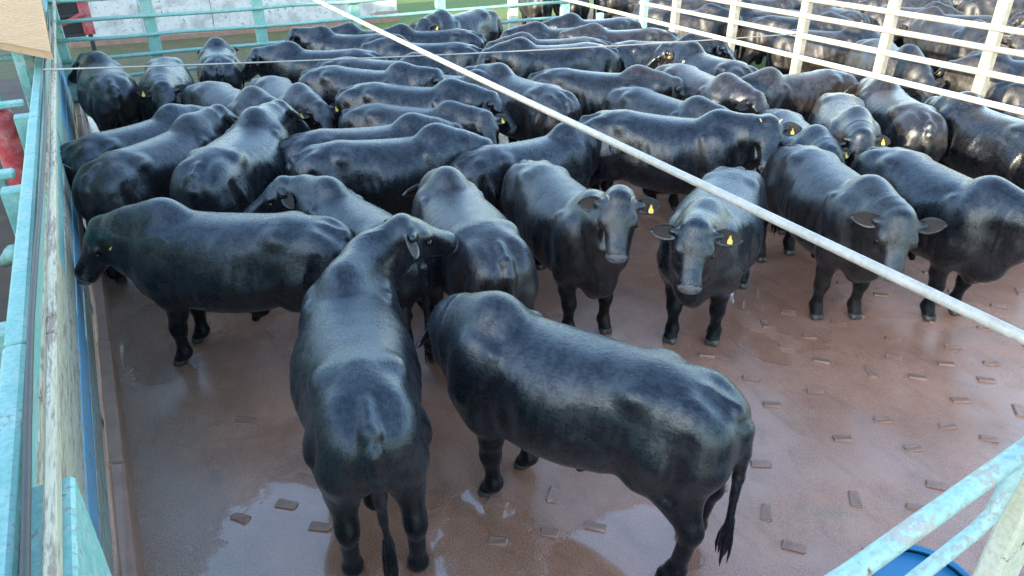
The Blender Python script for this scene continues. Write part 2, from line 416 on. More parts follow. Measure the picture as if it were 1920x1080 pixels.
for z in (.35, .8, 1.25, 1.7): putn(tube_obj('rail', [(2.6, NY - .09, z), (9.6, NY - .09, z)], .03, M['rail_near'], n=10))

# blue plastic drum beside the near fence
dr = empty('blue_drum', (2.98, 1.22, 0)); dr.scale = (1, 1, .80); tag(dr, 'blue plastic drum standing behind the turquoise near rail', 'drum')
m = MB(); prof = [(.0, 0), (.26, 0), (.285, .03), (.285, .25), (.295, .27), (.295, .30), (.285, .32), (.285, .55), (.295, .57), (.295, .60), (.285, .62), (.285, .80), (.265, .85), (.25, .86)]
v = []; f = []; n = 28
for (r_, z) in prof: v += [(r_ * math.cos(2 * math.pi * k / n), r_ * math.sin(2 * math.pi * k / n), z) for k in range(n)]
for i in range(len(prof) - 1):
    for k in range(n): f.append((i * n + k, i * n + (k + 1) % n, (i + 1) * n + (k + 1) % n, (i + 1) * n + k))
m.add(v, f, True); m.build('body', M['blue_plastic'], dr)
m = MB(); m.tube([(.262 * math.cos(2 * math.pi * k / 28), .262 * math.sin(2 * math.pi * k / 28), .87) for k in range(29)], .018, 8, caps=False); m.build('rim', M['blue_plastic'], dr)
m = MB(); m.add([(.25 * math.cos(2 * math.pi * k / 28), .25 * math.sin(2 * math.pi * k / 28), .835) for k in range(28)], [tuple(range(28))]); m.build('lid', M['blue_plastic'], dr)

# ---- white pipes over the pen and a thin wire
tag(tube_obj('overhead_pipe', [(2.69, -.9, 2.30), (2.74, 2.2, 2.297), (2.80, 6, 2.292), (2.86, 10, 2.298), (2.94, 15.22, 2.30)], .024, M['white_pipe'], n=14),
    'white pipe crossing the whole pen diagonally in front of the bulls', 'pipe', 'pipes over the pen')
tag(tube_obj('overhead_pipe', [(5.74, .7, 2.30), (5.80, 3, 2.297), (5.90, 6, 2.292), (6.02, 9, 2.296), (6.2, 15.22, 2.30)], .024, M['white_pipe'], n=14),
    'thinner looking white pipe nearer the cream rail fence', 'pipe', 'pipes over the pen')
for nm, x, y, h in (('pipe_post', 2.69, -.9, 2.28), ('pipe_post', 5.74, .72, 2.28)):
    o = box_obj(nm, (x, y, h / 2), (.1, .1, h), M['teal'], bevel=.01); tag(o, 'turquoise post holding the near end of the %s white pipe' % ('long' if x < 3 else 'right hand'), 'post')
w0, w1 = np.array((-.50, 8.35, 2.21)), np.array((9.62, 8.41, 1.70))
tag(tube_obj('wire', [w0 + (w1 - w0) * t - np.array((0, 0, .10 * (t - t * t) * 2)) for t in np.linspace(0, 1, 15)], .009, M['wire'], n=7),
    'thin wire strung across the pen from the left fence', 'wire')

# ---- things at the far left corner
sh = empty('ribbed_roof_sheet', (-1.5, 11, 2.3)); tag(sh, 'beige ribbed roof sheet sticking in at the top left corner', 'roof sheet')
m = MB(); d1 = np.array((-.487, .873, 0)); d2 = np.array((.873, .487, 0)); p0 = np.array((-.40, 8.5, 2.30)) - np.array((-1.5, 11, 2.3))
nu, nv = 2, 120; V = []; F = []
for j in range(nv + 1):
    for k in range(nu + 1):
        base = p0 + np.array((-.03, 1.0, .012)) * (5.2 * j / nv); q = base + d1 * (k * 1.3)
        V.append(q + np.array((0, 0, .045 * (1 if j % 4 < 2 else -1))))
for j in range(nv):
    for k in range(nu): F.append((j * 3 + k, j * 3 + k + 1, j * 3 + k + 4, j * 3 + k + 3))
nb = len(V); V2 = V + [q - np.array((0, 0, .008)) for q in V]
F2 = F + [tuple(i + nb for i in reversed(q)) for q in F] + [(j * 3, (j + 1) * 3, (j + 1) * 3 + nb, j * 3 + nb) for j in range(nv)] + [(k, k + 1, k + 1 + nb, k + nb) for k in range(nu)]
m.add(V2, F2, False); m.build('sheet', M['sheet'], sh)
for (x, y) in ((-.75, 9.4), (-.78, 13.2), (-1.5, 11.2), (-1.6, 14.6)): box_obj('post', (x + 1.5, y - 11, -1.16), (.09, .09, 2.26), M['teal'], sh, bevel=.01)
rd = empty('red_steel_frame', (-.48, 16.6, 0)); tag(rd, 'red steel frame with diagonal braces behind the far left rails', 'steel frame')
for x in (-.42, .42): box_obj('upright', (x, 0, 1.95), (.19, .1, 1.4), M['red'], rd, bevel=.01); box_obj('leg', (x, .01, .58), (.08, .08, 1.33), M['dark'], rd, bevel=.01)
for z in (1.25, 1.6, 1.95, 2.5): box_obj('crossbar', (0, .01, z), (.68, .08, .06), M['dark'], rd, bevel=.01)
for z in (1.3, 1.68): tube_obj('brace', [(-.36, -.06, z), (.40, -.06, z + .34)], .04, M['red'], rd, n=8)
box_obj('panel', (0, .065, 1.95), (.7, .02, 1.36), M['dark'], rd, bevel=.004)
o = tube_obj('red_post', [(-.93, 8.1, -.05), (-.93, 8.1, 1.9), (-.93, 8.1, 1.98)], [.11, .11, .07], M['red'], n=14); tag(o, 'red painted post just outside the left plank fence', 'post')

# whitewashed wall beyond the back fence
wl = empty('white_wall', (3.9, 23.6, 0)); tag(wl, 'peeling whitewashed wall behind the far turquoise rails', 'wall')
for i in range(5):
    box_obj('wall_panel', (-3.6 + 1.85 * i, .12 * math.sin(i * 2.1) * .1, .9), (1.845, .2, 2.4), M['wall'], wl, bevel=.012, jit=.006)
box_obj('coping', (.1, 0, 2.14), (9.3, .28, .08), M['kerb'], wl, bevel=.02)
box_obj('plinth', (.1, -.06, -.04), (9.26, .26, .2), M['kerb'], wl, bevel=.02)
# unseen shed, added on the left to keep evening sun off the near pen
sd = empty('long_shed', (-12, 5, 0)); sd.rotation_euler = (0, 0, R(8)); tag(sd, 'long grey cattle shed beside the pens, left of the frame', 'shed')
box_obj('wall', (-2.5, 0, 2.55), (5, 36, 5.3), M['barn'], sd, bevel=.03)
m = MB(); m.add([(.5, -18.5, 5.25), (.5, 18.5, 5.25), (-2.5, 18.5, 6.38), (-2.5, -18.5, 6.38), (-5.5, -18.5, 5.25), (-5.5, 18.5, 5.25)], [(0, 1, 2, 3), (3, 2, 5, 4), (0, 3, 4), (1, 5, 2), (0, 4, 5, 1)]); m.build('roof', M['barn_roof'], sd)
for y in (-13, -5, 4, 13): box_obj('door', (.03, y, 1.5), (.06, 3, 3.1), M['dark'], sd, bevel=.01)

# ------------------------------------------------------------------ cattle: one continuous skin per animal grown from a smooth distance field
def smin(a, b, k):
    h = np.clip(.5 + .5 * (b - a) / k, 0, 1)
    return b + (a - b) * h - k * h * (1 - h)
def smax(a, b, k): return -smin(-a, -b, k)
class Field:
    def __init__(s, lo, hi, vox):
        s.vox = vox; s.lo = np.array(lo, np.float32)
        s.n = np.ceil((np.array(hi) - s.lo) / vox).astype(int) + 1
        s.ax = [(s.lo[i] + vox * np.arange(s.n[i])).astype(np.float32) for i in range(3)]
        s.D = np.full(s.n, .6, np.float32)
    def sub(s, lo, hi):
        sl = []
        for i in range(3):
            a = max(0, int((lo[i] - s.lo[i]) / s.vox)); b = min(s.n[i], int((hi[i] - s.lo[i]) / s.vox) + 2)
            if b <= a: return None
            sl.append(slice(a, b))
        return tuple(sl), s.ax[0][sl[0]][:, None, None], s.ax[1][sl[1]][None, :, None], s.ax[2][sl[2]][None, None, :]
    def comb(s, sl, d, k, cut=False):
        s.D[sl] = smax(s.D[sl], -d, k) if cut else smin(s.D[sl], d.astype(np.float32), k)
    def cone(s, a, b, ra, rb, k=.05, cut=False, squash=None):
        a = np.array(a, np.float32); b = np.array(b, np.float32); m = max(ra, rb) + k + .05
        q = s.sub(np.minimum(a, b) - m, np.maximum(a, b) + m)
        if q is None: return
        sl, X, Y, Z = q
        ab = b - a; L2 = float(ab @ ab) + 1e-9
        t = np.clip(((X - a[0]) * ab[0] + (Y - a[1]) * ab[1] + (Z - a[2]) * ab[2]) / L2, 0, 1)
        d = np.sqrt((X - a[0] - t * ab[0]) ** 2 + (Y - a[1] - t * ab[1]) ** 2 + (Z - a[2] - t * ab[2]) ** 2) - (ra + t * (rb - ra))
        s.comb(sl, d, k, cut)
    def ell(s, c, r, k=.05, rot=None, cut=False):
        c = np.array(c, np.float32); r = np.array(r, np.float32); m = float(r.max()) + k + .05
        q = s.sub(c - m, c + m)
        if q is None: return
        sl, X, Y, Z = q; X = X - c[0]; Y = Y - c[1]; Z = Z - c[2]
        if rot is not None:                       # columns of rot are the ellipsoid's axes
            A = np.array(rot, np.float32)
            X, Y, Z = (X * A[0, i] + Y * A[1, i] + Z * A[2, i] for i in range(3))
        k0 = np.sqrt((X / r[0]) ** 2 + (Y / r[1]) ** 2 + (Z / r[2]) ** 2); k1 = np.sqrt((X / r[0] ** 2) ** 2 + (Y / r[1] ** 2) ** 2 + (Z / r[2] ** 2) ** 2) + 1e-6
        s.comb(sl, k0 * (k0 - 1) / k1, k, cut)
def surface_nets(D, lo, vox):
    S = D < 0
    n = np.array(D.shape) - 1
    cnt = np.zeros(n, np.int8)
    off = [(i, j, k) for i in (0, 1) for j in (0, 1) for k in (0, 1)]
    for (i, j, k) in off: cnt += S[i:i + n[0], j:j + n[1], k:k + n[2]]
    act = (cnt > 0) & (cnt < 8)
    ids = np.full(n, -1, np.int32); C = np.argwhere(act); ids[act] = np.arange(len(C))
    acc = np.zeros((len(C), 3)); num = np.zeros(len(C))
    val = {o: D[C[:, 0] + o[0], C[:, 1] + o[1], C[:, 2] + o[2]] for o in off}
    for o in off:
        for ax in range(3):
            if o[ax]: continue
            p = list(o); p[ax] = 1; a, b = val[o], val[tuple(p)]
            m = (a < 0) != (b < 0); t = np.where(m, a / np.where(m, a - b, 1), 0)
            w = np.array(o, float)[None].repeat(len(C), 0); w[:, ax] = t
            acc += w * m[:, None]; num += m
    V = (C + acc / num[:, None]) * vox + lo
    Q = []
    for ax in range(3):
        a, b = (ax + 1) % 3, (ax + 2) % 3
        s0 = [slice(None)] * 3; s1 = [slice(None)] * 3; s0[ax] = slice(0, -1); s1[ax] = slice(1, None)
        ch = S[tuple(s0)] != S[tuple(s1)]; P = np.argwhere(ch)
        P = P[(P[:, a] > 0) & (P[:, b] > 0) & (P[:, a] < n[a]) & (P[:, b] < n[b])]
        ins = S[P[:, 0], P[:, 1], P[:, 2]]
        def cell(da, db):
            q = P.copy(); q[:, a] -= da; q[:, b] -= db; return ids[q[:, 0], q[:, 1], q[:, 2]]
        q = np.stack([cell(1, 1), cell(0, 1), cell(0, 0), cell(1, 0)], 1)
        q[~ins] = q[~ins][:, ::-1]; Q.append(q)
    return V, np.concatenate(Q)

ST = np.array([  # x, top, bottom, half width
    (-.99, 1.10, .98, .05), (-.95, 1.19, .88, .15), (-.88, 1.265, .80, .235), (-.76, 1.33, .74, .285), (-.60, 1.375, .71, .30), (-.44, 1.395, .63, .325), (-.25, 1.37, .56, .375),
    (-.02, 1.355, .525, .415), (.20, 1.350, .515, .415), (.40, 1.36, .525, .375), (.56, 1.37, .545, .33), (.69, 1.35, .57, .30), (.80, 1.27, .63, .235), (.88, 1.15, .72, .15), (.935, 1.02, .82, .05)])
def pose_dir(yaw, pitch): return np.array((math.cos(pitch) * math.cos(yaw), math.cos(pitch) * math.sin(yaw), math.sin(pitch)))

def make_bull(vox, nyaw, npit, hyaw, hpit, seed, hump=1.0, bulk=1.0, coat=0, bend=0.0, tail=0.0, scurs=False, reach=1.0):
    rs = random.Random(seed)
    nyaw, npit, hyaw, hpit = R(nyaw), R(npit), R(hyaw), R(hpit)
    base = np.array((.70, 0, 1.11))
    mid = base + .25 * reach * pose_dir(nyaw * .45, npit * .75)
    poll = mid + .24 * reach * pose_dir(nyaw * 1.1, npit * 1.05) + np.array((0, 0, .07))
    a = pose_dir(hyaw, -hpit); l = np.array((-math.sin(hyaw), math.cos(hyaw), 0)); nn = np.cross(a, l); A = np.stack([a, l, nn], 1)
    hp = lambda x, y, z: poll + a * x + l * y + nn * z
    muz = hp(.46, 0, -.07)
    lo = np.minimum(np.array((-1.08, -.52, -.03)), np.minimum(poll, muz) - .28); hi = np.maximum(np.array((1.1, .52, 1.62)), np.maximum(poll, muz) + .28)
    lo[2] = -.03
    F = Field(lo, hi, vox)
    # barrel
    X, Y, Z = F.ax[0][:, None, None], F.ax[1][None, :, None], F.ax[2][None, None, :]
    xs = np.linspace(-1.1, 1.1, 221); prof = []
    for c in (1, 2, 3):
        p = np.interp(xs, ST[:, 0], ST[:, c]); w = np.exp(-np.linspace(-2, 2, 13) ** 2); w /= w.sum()
        prof.append(np.interp(F.ax[0], xs, np.convolve(np.pad(p, 6, 'edge'), w, 'valid')))
    top, bot, hw = (p[:, None, None].astype(np.float32) for p in prof); hw = hw * bulk
    zc = bot + (top - bot) * .47; hh = np.where(Z > zc, top - zc, zc - bot)
    zr = (Z - zc) / hh
    wy = hw * (1 - .10 * np.clip(zr, 0, 1) ** 2 - .14 * np.clip(-zr, 0, 1) ** 2)
    f = ((np.abs(Y) / wy) ** 2.35 + np.abs(zr) ** 2.35) ** (1 / 2.35) - 1
    cx = np.clip(X, -.99, .935); f = f + np.abs(X - cx) * 60
    gx, gy, gz = np.gradient(f, vox)
    F.D = np.minimum(f / np.maximum(np.sqrt(gx * gx + gy * gy + gz * gz), 1.0), .6).astype(np.float32)
    # hump, withers, hooks, tail head
    F.ell((.585, 0, 1.315), (.20, .105 + .03 * hump, .160 * hump), .07)
    F.ell((.66, 0, 1.22), (.26, .19, .2), .1)
    tp = [(-.76, 0, 1.285), (-.90, 0, 1.235), (-.965, 0, 1.14), (-.985, 0, .98), (-.985, tail * .3, .82), (-.985, tail * .6, .66)]; tr = [.05, .05, .043, .037, .031, .027]
    for i in range(5): F.cone(tp[i], tp[i + 1], tr[i], tr[i + 1], .045 if i < 3 else .025)
    for s in (-1, 1):
        F.ell((-.43, s * .205, 1.272), (.07, .05, .047), .11)                  # hook bones
        F.ell((-.87, s * .12, 1.13), (.06, .055, .07), .08)                    # pin bones
        F.ell((-.84, s * .10, 1.35), (.09, .04, .055), .09, cut=True)        # hollows beside tail head
        F.ell((-.27, s * .475, 1.08), (.17, .10, .15), .12, cut=True)          # flank hollow
        F.ell((.31, s * .475, .98), (.05, .10, .26), .09, cut=True)            # behind the shoulder
        F.ell((-.42, s * .44, .68), (.10, .12, .12), .12, cut=True)            # in front of the stifle
        # shoulder and foreleg
        df = rs.uniform(-.09, .09); dy = rs.uniform(-.02, .02)
        F.ell((.62, s * .235, 1.0), (.18, .105, .30), .08)
        F.cone((.68, s * .20, .86), (.56, s * .235, .74), .13, .125, .06)
        F.cone((.56, s * .225, .82), (.53 + df * .4, s * .20, .52), .120, .074, .07)
        kn = (.545 + df * .7, s * .19 + dy, .375); ft = (.525 + df, s * .185 + dy, .125)
        F.cone((.53 + df * .4, s * .20, .52), kn, .078, .062, .04)
        F.ell(kn, (.058, .055, .095), .06)
        F.cone(kn, ft, .054, .050, .04); F.ell(ft, (.054, .052, .055), .05)
        F.cone(ft, (.575 + df, s * .185 + dy, .05), .050, .058, .04)
        for q in (-1, 1): F.cone((.565 + df, s * .185 + dy + q * .027, .05), (.60 + df, s * .185 + dy + q * .03, .022), .042, .034, .012)
        # hind quarter and leg
        df = rs.uniform(-.11, .10); dy = rs.uniform(-.02, .03)
        F.ell((-.70, s * .155, 1.0), (.235, .145, .32), .08)
        F.cone((-.60, s * .185, .92), (-.50 + df * .2, s * .195, .73), .175, .105, .10)
        F.cone((-.78, s * .15, .92), (-.74 + df * .4, s * .175, .70), .15, .098, .08)
        hk = (-.845 + df * .7, s * .19 + dy, .475); ft = (-.80 + df, s * .19 + dy, .13)
        F.cone((-.61 + df * .3, s * .195, .76), (-.80 + df * .7, s * .19 + dy, .52), .112, .064, .08)
        F.cone((-.80 + df * .5, s * .185, .72), hk, .075, .052, .05)
        F.ell(hk, (.060, .048, .085), .06)
        F.cone(hk, ft, .056, .050, .04); F.ell(ft, (.055, .052, .055), .05)
        F.cone(ft, (-.745 + df, s * .19 + dy, .05), .050, .058, .04)
        for q in (-1, 1): F.cone((-.755 + df, s * .19 + dy + q * .027, .05), (-.718 + df, s * .19 + dy + q * .03, .022), .042, .034, .012)
    for s in (-1, 1):
        F.cone((.47, s * .255, 1.24), (.63, s * .315, .90), .035, .05, .07)                    # shoulder blade
        F.cone((.40, s * .40, 1.15), (.47, s * .40, .72), .05, .045, .07, cut=True)             # groove behind it
        F.cone((-.76, s * .335, 1.14), (-.70, s * .325, .74), .045, .035, .06, cut=True)        # seam down the thigh
        F.cone((.30, s * .085, 1.425), (-.42, s * .085, 1.452), .032, .032, .06, cut=True)      # furrow each side of the spine
    F.cone((-.55, 0, .66), (-.60, 0, .49), .05, .075, .04)                       # scrotum
    F.cone((.22, 0, .54), (-.10, 0, .50), .05, .055, .06); F.cone((-.10, 0, .50), (-.02, 0, .40), .05, .035, .05)   # sheath
    # neck: crest, middle and throat lines from chest to head
    thr = hp(.13, 0, -.19)
    F.cone(base + (-.08, 0, .04), mid + (0, 0, .03), .245, .195, .10)
    F.cone(mid + (0, 0, .03), hp(-.02, 0, -.12), .195, .135, .08)
    F.cone((.62, 0, 1.34), mid + (0, 0, .12), .13, .10, .10)
    F.cone((.69, 0, .92), mid + np.array((.02, 0, -.16)), .235, .165, .10)
    F.cone(mid + np.array((.02, 0, -.16)), thr, .155, .09, .08)
    dl = mid + np.array((.02, 0, -.30))                                            # dewlap and brisket
    F.cone((.80, 0, .70), (.70, 0, .555), .13, .085, .10)
    F.cone((.81, 0, .66), dl, .075, .055, .10); F.cone(dl, thr - nn * .02, .05, .045, .07)
    # head
    E = lambda c, r, k=.04, cut=False: F.ell(hp(*c), r, k, A, cut)
    E((.085, 0, -.085), (.165, .142, .125), .06)
    E((-.005, 0, -.02), (.075, .11, .075), .05)
    for s in (-1, 1): F.cone(hp(.10, s * .045, -.07), hp(.40, s * .028, -.07), .095, .060, .05)
    E((.455, 0, -.085), (.066, .098, .074), .035)
    E((.40, 0, -.075), (.09, .082, .062), .05)
    F.cone(hp(.10, 0, -.185), hp(.42, 0, -.135), .088, .052, .05)
    for s in (-1, 1):
        E((.14, s * .085, -.165), (.115, .055, .095), .05)
        E((.165, s * .122, -.035), (.055, .036, .036), .035)
        E((.20, s * .152, -.075), (.034, .020, .024), .02, True)
        E((.31, s * .118, -.10), (.10, .028, .045), .06, True)
        E((.505, s * .05, -.06), (.024, .020, .022), .012, True)
        F.cone(hp(.04, s * .11, -.05), hp(.03, s * .185, -.055), .042, .032, .035)
    # skin folds on the inside of a bent neck, faint ones elsewhere
    Xs, Ys, Zs = X - mid[0], Y - mid[1], Z - mid[2]
    dn = pose_dir(nyaw, npit); sarc = Xs * dn[0] + Ys * dn[1] + Zs * dn[2]
    side = np.clip(.12 + (Ys * math.copysign(1, nyaw) * min(1, abs(nyaw) * 1.6)) * 5, .05, 1) * min(1, .25 + abs(nyaw) * 1.3)
    msk = np.exp(-((sarc - .02) / .20) ** 2) * side * np.clip(1.45 - Z, 0, .3) / .3
    F.D = F.D + (.0045 * np.sin(sarc * 2 * math.pi / .062 + 2.5 * np.sin(Z * 9 + seed) + 1.2 * np.sin(Y * 11) + 2 * np.sin(sarc * 17 + Z * 5)) * msk * (.6 + .4 * np.sin(Z * 23 + Y * 19))).astype(np.float32)
    rib = np.exp(-((X + .02) / .26) ** 2) * np.clip((np.abs(Y) - .18) / .1, 0, 1) * np.exp(-((Z - .98) / .22) ** 2)
    F.D = F.D + (.0032 * np.sin((X + .22 * Z) * 2 * math.pi / .105) * rib).astype(np.float32)
    F.D = np.maximum(F.D, -(Z - .0) * np.ones_like(F.D))                           # hooves stand flat on the floor
    V, Q = surface_nets(F.D, F.lo, vox)
    # material by place: hooves, muzzle, coat
    fc = V[Q].mean(1); mi = np.zeros(len(Q), np.int32)
    mi[fc[:, 2] < .062] = 1
    hv = (fc - poll) @ A
    mi[(hv[:, 0] > .458) & (hv[:, 0] < .58) & (np.abs(hv[:, 1]) < .11) & (np.abs(hv[:, 2] + .085) < .10)] = 2
    Vs, Qs, Ms = [V], [Q], [mi]; nv = len(V)
    def add_loft(rings, mat, cap=True):
        nonlocal nv
        n = len(rings[0]); P = np.array(rings).reshape(-1, 3); q = []
        for i in range(len(rings) - 1):
            for k in range(n): q.append((i * n + k, i * n + (k + 1) % n, (i + 1) * n + (k + 1) % n, (i + 1) * n + k))
        Vs.append(P); Qs.append(np.array(q) + nv); Ms.append(np.full(len(q), mat, np.int32)); nv += len(P)
    # ears
    for s in (-1, 1):
        droop = rs.uniform(.22, .55); back = rs.uniform(-.25, .05)
        d = np.array((back, s, -droop)); d /= np.linalg.norm(d); fw = np.array((.30, 0, .90)); fw -= d * (fw @ d); fw /= np.linalg.norm(fw); wv = np.cross(d, fw)
        rings = []; rin = []
        for u in np.linspace(0, 1, 10):
            w = .076 * (math.sin(math.pi * min(1, .16 + .84 * u)) ** .75) * (1 - .12 * u) + .002; th = .012 * (1 - .6 * u) + .002
            c = np.array((.035, s * .145, -.055)) + d * (.24 * u) + wv * .0
            ring = []; ri = []
            for k in range(12):
                an = 2 * math.pi * k / 12; cw, cn = math.cos(an), math.sin(an)
                ring.append(hp(*(c + wv * w * cw + fw * (th * cn - .030 * (1 - cw * cw) * (1 - u * .5)))))
                ri.append(hp(*(c + wv * w * .78 * cw + fw * (th * .9 * cn + .004 - .030 * (1 - (cw * .78) ** 2) * (1 - u * .5)))))
            rings.append(ring)
            if .15 < u < .93: rin.append(ri)
        add_loft(rings, 0); add_loft(rin, 4)
    # eyes
    for s in (-1, 1):
        c = np.array((.195, s * .140, -.070)); rings = []
        for th in np.linspace(.02, math.pi - .02, 7):
            rings.append([hp(*(c + .025 * np.array((math.sin(th) * math.cos(p), math.cos(th), math.sin(th) * math.sin(p))))) for p in np.linspace(0, 2 * math.pi, 9)[:-1]])
        add_loft(rings, 3)
    if scurs:
        for s in (-1, 1):
            p0, p1 = np.array((.0, s * .085, .02)), np.array((-.02, s * .12, .065)); rings = []
            for u, r_ in ((0, .022), (.6, .017), (1, .004)):
                c = p0 + (p1 - p0) * u; rings.append([hp(*(c + r_ * np.array((math.cos(q), 0, math.sin(q))))) for q in np.linspace(0, 2 * math.pi, 9)[:-1]])
            add_loft(rings, 5)
    # tail with its switch
    pts = [(-.985, tail * .4, .76), (-.985, tail * .6, .66), (-.99, tail, .57), (-.995, tail * 1.15, .48), (-1.0, tail * 1.2, .38), (-.99, tail * 1.15, .29), (-.985, tail * 1.1, .22)]
    rad = [.020, .023, .023, .027, .030, .022, .004]; rings = []
    for p, r_ in zip(pts, rad): rings.append([(p[0] + r_ * math.cos(q), p[1] + r_ * math.sin(q) * .9, p[2] + (.02 * math.cos(q) if p[2] > 1.15 else 0)) for q in np.linspace(0, 2 * math.pi, 11)[:-1]])
    add_loft(rings, 0)
    if vox < .017:                                                                # loose strands of the switch
        for q in range(16):
            an = rs.uniform(0, 6.28); r0 = rs.uniform(.008, .022); r1 = rs.uniform(.015, .05); zb = rs.uniform(.17, .33); z0 = rs.uniform(.46, .56); rings = []
            for u, w in ((0, .010), (.35, .012), (.7, .009), (1, .002)):
                rr = r0 + (r1 - r0) * math.sin(u * 2.2); cx_, cy_, cz_ = -.992 + rr * math.cos(an), tail * (1 + .15 * u) + rr * math.sin(an), z0 + (zb - z0) * u
                rings.append([(cx_ + w * math.cos(k), cy_ + w * math.sin(k), cz_) for k in (0, 1.57, 3.14, 4.71)])
            add_loft(rings, 0)
    V = np.concatenate(Vs); Q = np.concatenate(Qs); mi = np.concatenate(Ms)
    warp = lambda P: np.stack([P[:, 0], P[:, 1] + bend * P[:, 0] * np.abs(P[:, 0]) * .5 + bend * .5 * P[:, 0] ** 2, P[:, 2]], 1)
    V = warp(V)
    me = bpy.data.meshes.new('bull')
    me.vertices.add(len(V)); me.vertices.foreach_set('co', V.astype(np.float32).ravel())
    me.loops.add(len(Q) * 4); me.loops.foreach_set('vertex_index', Q.astype(np.int32).ravel())
    me.polygons.add(len(Q)); me.polygons.foreach_set('loop_start', np.arange(0, len(Q) * 4, 4, dtype=np.int32))
    for mm in (COATS[coat], M['hoof'], M['muzzle'], M['eye'], M['earin'], M['horn']): me.materials.append(mm)
    me.polygons.foreach_set('material_index', mi); me.polygons.foreach_set('use_smooth', np.ones(len(Q), bool))
    me.update(); me.validate()
    # where the ear tags hang: on the front face of each ear
    def tag_at(s):
        c = np.array((.05, s * .265, -.115)); p = warp(hp(*c)[None])[0]
        return p + nn * .018, np.stack([nn, l, -a], 1)
    return me, tag_at
m = MB(); out = [(-.010, .040), (.010, .040), (.014, .018), (.024, .004), (.026, -.022), (.018, -.036), (-.018, -.036), (-.026, -.022), (-.024, .004), (-.014, .018)]; k_ = len(out)
out = [(y_ * .82, z_ * .82) for y_, z_ in out]
m.add([(.003, y_, z_) for y_, z_ in out] + [(-.003, y_, z_) for y_, z_ in out], [tuple(range(k_)), tuple(range(2 * k_ - 1, k_ - 1, -1))] + [(i, i + k_, (i + 1) % k_ + k_, (i + 1) % k_) for i in range(k_)])
m.tube([(.001, 0, .034), (.009, 0, .035)], .008, 8)
TAG_ME = m.mesh('ear_tag'); TAG_ME.materials.append(M['tag'])
from mathutils import Matrix
NB = 0
def put_bull(me_tag, x, y, heading, scale, label, tags=(), group=None, lx=1.0, wy=1.0):
    me, tag_at = me_tag
    o = bpy.data.objects.new('bull', me); COL.objects.link(o)
    o.location = (x, y, .001); o.rotation_euler = (0, 0, R(90 - heading)); o.scale = (scale * lx, scale * wy, scale)
    tag(o, label, 'bull', group)
    for s in tags:
        p, A = tag_at(s); t = bpy.data.objects.new('ear_tag', TAG_ME); COL.objects.link(t); t.parent = o
        MX = Matrix.Identity(4)
        for i in range(3):
            for j in range(3): MX[i][j] = A[i, j]
            MX[i][3] = p[i]
        t.matrix_local = MX
    return o

G = 'black bulls penned together'
